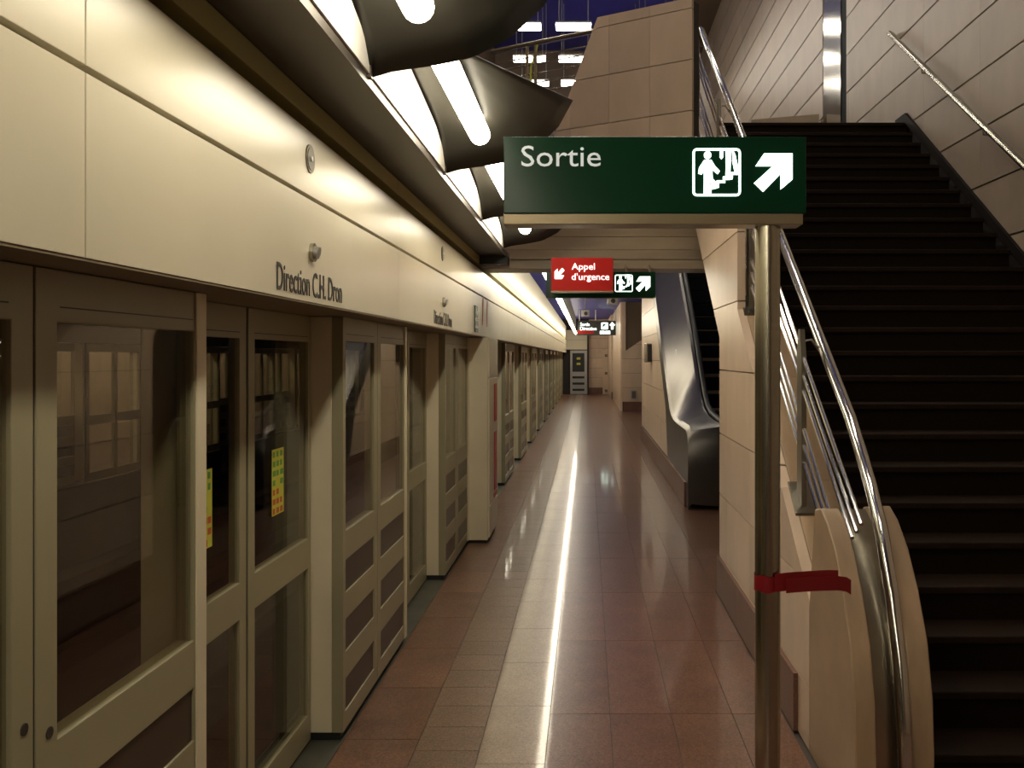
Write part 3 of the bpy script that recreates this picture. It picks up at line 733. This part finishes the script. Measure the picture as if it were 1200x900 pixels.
# second exit sign
YG = 8.25
s2 = thing('exit_sign', (px(704, YG), YG, 2.2), 'dark green exit sign hanging below the stone beam behind the red sign', 'sign')
MB().box(px(640, YG), px(768, YG), YG, YG+.11, pz(349, YG), pz(318.5, YG)).build('sign_box', 'green', s2, bevel=.003)
for x_ in (735, 763): MB().tube([(px(x_, YG), YG+.10, pz(319.5, YG)), (px(x_, YG), YG+.2, 2.49), (px(x_, YG), YB0, 2.53)], .01, 8).build('hanger', 'bar', s2)
pictogram(s2, px(720.5, YG), px(741.5, YG), pz(342, YG), pz(322, YG), YG)
glyph(s2, arrow_ne(px(745, YG), px(762, YG), pz(342, YG), pz(324, YG)), YG, name='arrow')
# far direction sign
YD = 34.0
s3 = thing('direction_sign', (px(700, YD), YD, 2.4), 'black lit direction sign hanging near the far end wall', 'sign')
MB().box(px(677, YD), px(722.5, YD), YD, YD+.15, pz(393, YD), pz(376, YD)).build('sign_box', 'ink', s3)
MB().box(px(677, YD), px(696, YD), YD-.01, YD, pz(391, YD), pz(387.5, YD)).build('red_field', 'red', s3)
sign_text(s3, 'Sortie', px(680, YD), YD-.01, pz(382, YD), px(691, YD)-px(680, YD), 4/F*YD, 'glyph')
sign_text(s3, 'Direction', px(680, YD), YD-.01, pz(387, YD), px(699, YD)-px(680, YD), 4/F*YD, 'glyph')
round_frame(s3, px(704.5, YD), px(712.5, YD), pz(386, YD), pz(378, YD), YD, .05, .04)
glyph(s3, [(px(705.5, YD), pz(385, YD)), (px(711.5, YD), pz(379, YD)), (px(711.5, YD), pz(381.5, YD)), (px(707.5, YD), pz(385.5, YD))], YD, name='stair_line')
glyph(s3, [(px(a, YD), pz(b, YD)) for a, b in ((717.5, 377.5), (721, 381), (719, 381.5), (718.8, 386), (716.2, 386), (716, 381.5), (714, 381))], YD, name='arrow')
for a, b in ((703, 708.5), (709.5, 715)): glyph(s3, [(px(a, YD), pz(391.5, YD)), (px(b, YD), pz(391.5, YD)), (px(b, YD), pz(387.8, YD)), (px(a, YD), pz(387.8, YD))], YD, name='glyph')
for x_ in (679, 698, 721): MB().tube([(px(x_, YD), YD+.07, pz(376, YD)), (px(x_, YD), YD+.07, 3.4)], .02, 8).build('hanger', 'white', s3)
# surveillance monitors hung from the ceiling
for (x_, y_, Y, lab) in ((718, 352, 20.0, 'boxy grey surveillance camera hanging below the blue ceiling, right one'), (686, 367, 25.0, 'boxy grey surveillance camera above the left end of the far black sign')):
    t = thing('surveillance_camera', (px(x_, Y), Y, pz(y_, Y)), lab, 'camera', 'cameras under the blue ceiling')
    cx, cz = px(x_, Y), pz(y_, Y)
    MB().box(cx-.11, cx+.11, Y, Y+.3, cz-.085, cz+.085).build('housing', 'cctv', t, bevel=.01)
    MB().tube([(cx+.01, Y-.02, cz-.01), (cx+.01, Y, cz-.01)], .05, 14).build('lens', 'rubber', t, smooth=True)
    MB().tube([(cx, Y+.15, cz+.08), (cx, Y+.15, 3.4)], .015, 8).build('stem', 'cctv', t, smooth=True)

# red tape between post and stair wall
tp = thing('barrier_tape', (.645, YS+.055, .87), 'strip of dark red tape wrapped round the post and stuck to the stone', 'tape')
ring = [(.645+.048*math.cos(2*math.pi*k/24), YS+.055+.048*math.sin(2*math.pi*k/24)) for k in range(25)]
MB().grid([[(x, y, .868+.004*math.sin(i)), (x, y, .925+.003*math.sin(i*1.3))] for i, (x, y) in enumerate(ring)]).build('wrap', 'redtape', tp, smooth=True)
def strip(pts, name):
    o = MB().grid([[(x, y, a), (x, y, b)] for x, y, a, b in pts]).build(name, 'redtape', tp)
    md = o.modifiers.new('solid', 'SOLIDIFY'); md.thickness = .002
strip([(.66, YS+.004, .872, .935), (.72, YS+.02, .874, .938), (.80, YS+.05, .870, .936), (.87, YS+.075, .868, .934), (.905, YS+.085, .866, .930)], 'strip')
strip([(.70, YS+.003, .868, .918), (.80, YS+.04, .866, .916), (.90, YS+.075, .860, .912), (.935, YS+.09, .852, .905), (.955, YS+.10, .838, .892)], 'strip')

# ================================================================== FAR END DETAILS
ed = thing('end_door', (-.4, YEND-.3, 0), 'grey end door with a dark window and three dark slots on the far wall', 'door')
mb = rect_frame(MB(), YEND-.3, YEND-.24, -.76, .02, .02, 1.98, [(-.66, -.12, 1.02, 1.86), (-.66, -.12, .72, .82), (-.66, -.12, .44, .54), (-.66, -.12, .16, .26)])
mb.v = [(b, a, c) for a, b, c in mb.v]; mb.build('frame', 'grey', ed)
MB().box(-.67, -.11, YEND-.27, YEND-.26, 1.0, 1.88).build('window_pane', 'rubber', ed)
for z in (.72, .44, .16): MB().box(-.67, -.11, YEND-.27, YEND-.26, z-.01, z+.11).build('slot_pane', 'rubber', ed)
for z in (1.62, 1.38): MB().box(-.47, -.30, YEND-.275, YEND-.27, z-.05, z+.05).build('sticker', 'sticker', ed)
sd = thing('service_door', (.85, YEND-.06, 0), 'narrow grey service door in the far stone wall', 'door')
MB().box(.70, 1.0, YEND-.07, YEND-.05, 0, 2.0).build('leaf', 'stone', sd)
for z in (.16, .95, 1.75): MB().box(.80, .92, YEND-.09, YEND-.07, z-.06, z+.06).build('hinge', 'plate', sd)
ib = thing('wall_intercom', (1.10, 16.3, 1.6), 'dark intercom box on the stone wall under the escalator', 'intercom')
MB().box(1.02, 1.118, 16.2, 16.7, 1.60, 1.93).build('housing', 'steel', ib, bevel=.006)
MB().box(1.045, 1.115, 16.19, 16.2, 1.615, 1.915).build('front', 'rubber', ib)
ob = thing('wall_hatch', (1.44, 29.1, .3), 'small grey hatch low on the far stone wall', 'hatch')
MB().box(1.36, 1.54, 29.12, 29.15, .38, .66).build('frame', 'grey', ob)
MB().box(1.39, 1.51, 29.115, 29.12, .41, .63).build('lid', 'plate', ob)

# ================================================================== ACROSS THE TRACKS
XO = -6.9
struct(MB().box(XO, -1.4, -5, YEND, -1.1, -1.0).build('floor_track', 'dark'))
struct(MB().box(-10.2, XO+.2, -5, YEND, -.12, 0).build('floor_opposite', 'granite'))
struct(MB().box(-10.2, -1.25, -5, YEND, 3.4, 3.5).build('ceiling_track', 'dark'))
wo = struct(MB().box(-9.75, -9.6, -5, YEND, 0, 3.4).build('wall_opposite', 'stone'))
struct(MB().box(XO-.12, XO+.12, -5, YEND, ZF, 3.4).build('trim_3', 'dark'))
struct(MB().box(-1.4, -1.3, -5, YEND, -1.1, -.01).box(XO+.2, XO+.26, -5, YEND, -1.1, .01).build('trim_4', 'dark'))
struct(MB().box(-10.2, -1.35, YEND, YEND+.1, -1.1, 3.5).build('wall_track_end', 'dark'))
for k, X in enumerate((-2.1, -3.5, -4.6, -6.0)):
    struct(MB().box(X-.12, X+.12, -5, YEND, -1.0, -.82).build('trim_%d' % (5+k), 'dark'))
for k in range(7):
    y = 8.1 + 3.03*k
    copy_tree(PANELS[4], (2*XP-2*XP + (XO-XP), y+1.46-PANELS[4].location.y, 0), 'cream glazed screen panel of the opposite platform, seen through the door glass', math.pi, 'fixed panels of the opposite screen')
    for j in (0, 1):
        src = LEAVES[4][j]
        copy_tree(src, (XO+.145-XD, y+1.46+(.785, 1.57)[j]-src.location.y, 0), 'sliding door leaf of the opposite platform, seen through the door glass', math.pi, 'sliding leaves of the opposite screen')
for k in range(12):
    make_lamp(6+2.6*k, 'tube lamp of the opposite platform, seen through the door glass', 1.5, 'tube lamps of the opposite platform', -7.7, 2.8, .6)
# close the hall behind the camera
struct(MB().box(-1.4, 3.5, -5.15, -5.0, 0, 10.5).build('wall_behind', 'brown'))
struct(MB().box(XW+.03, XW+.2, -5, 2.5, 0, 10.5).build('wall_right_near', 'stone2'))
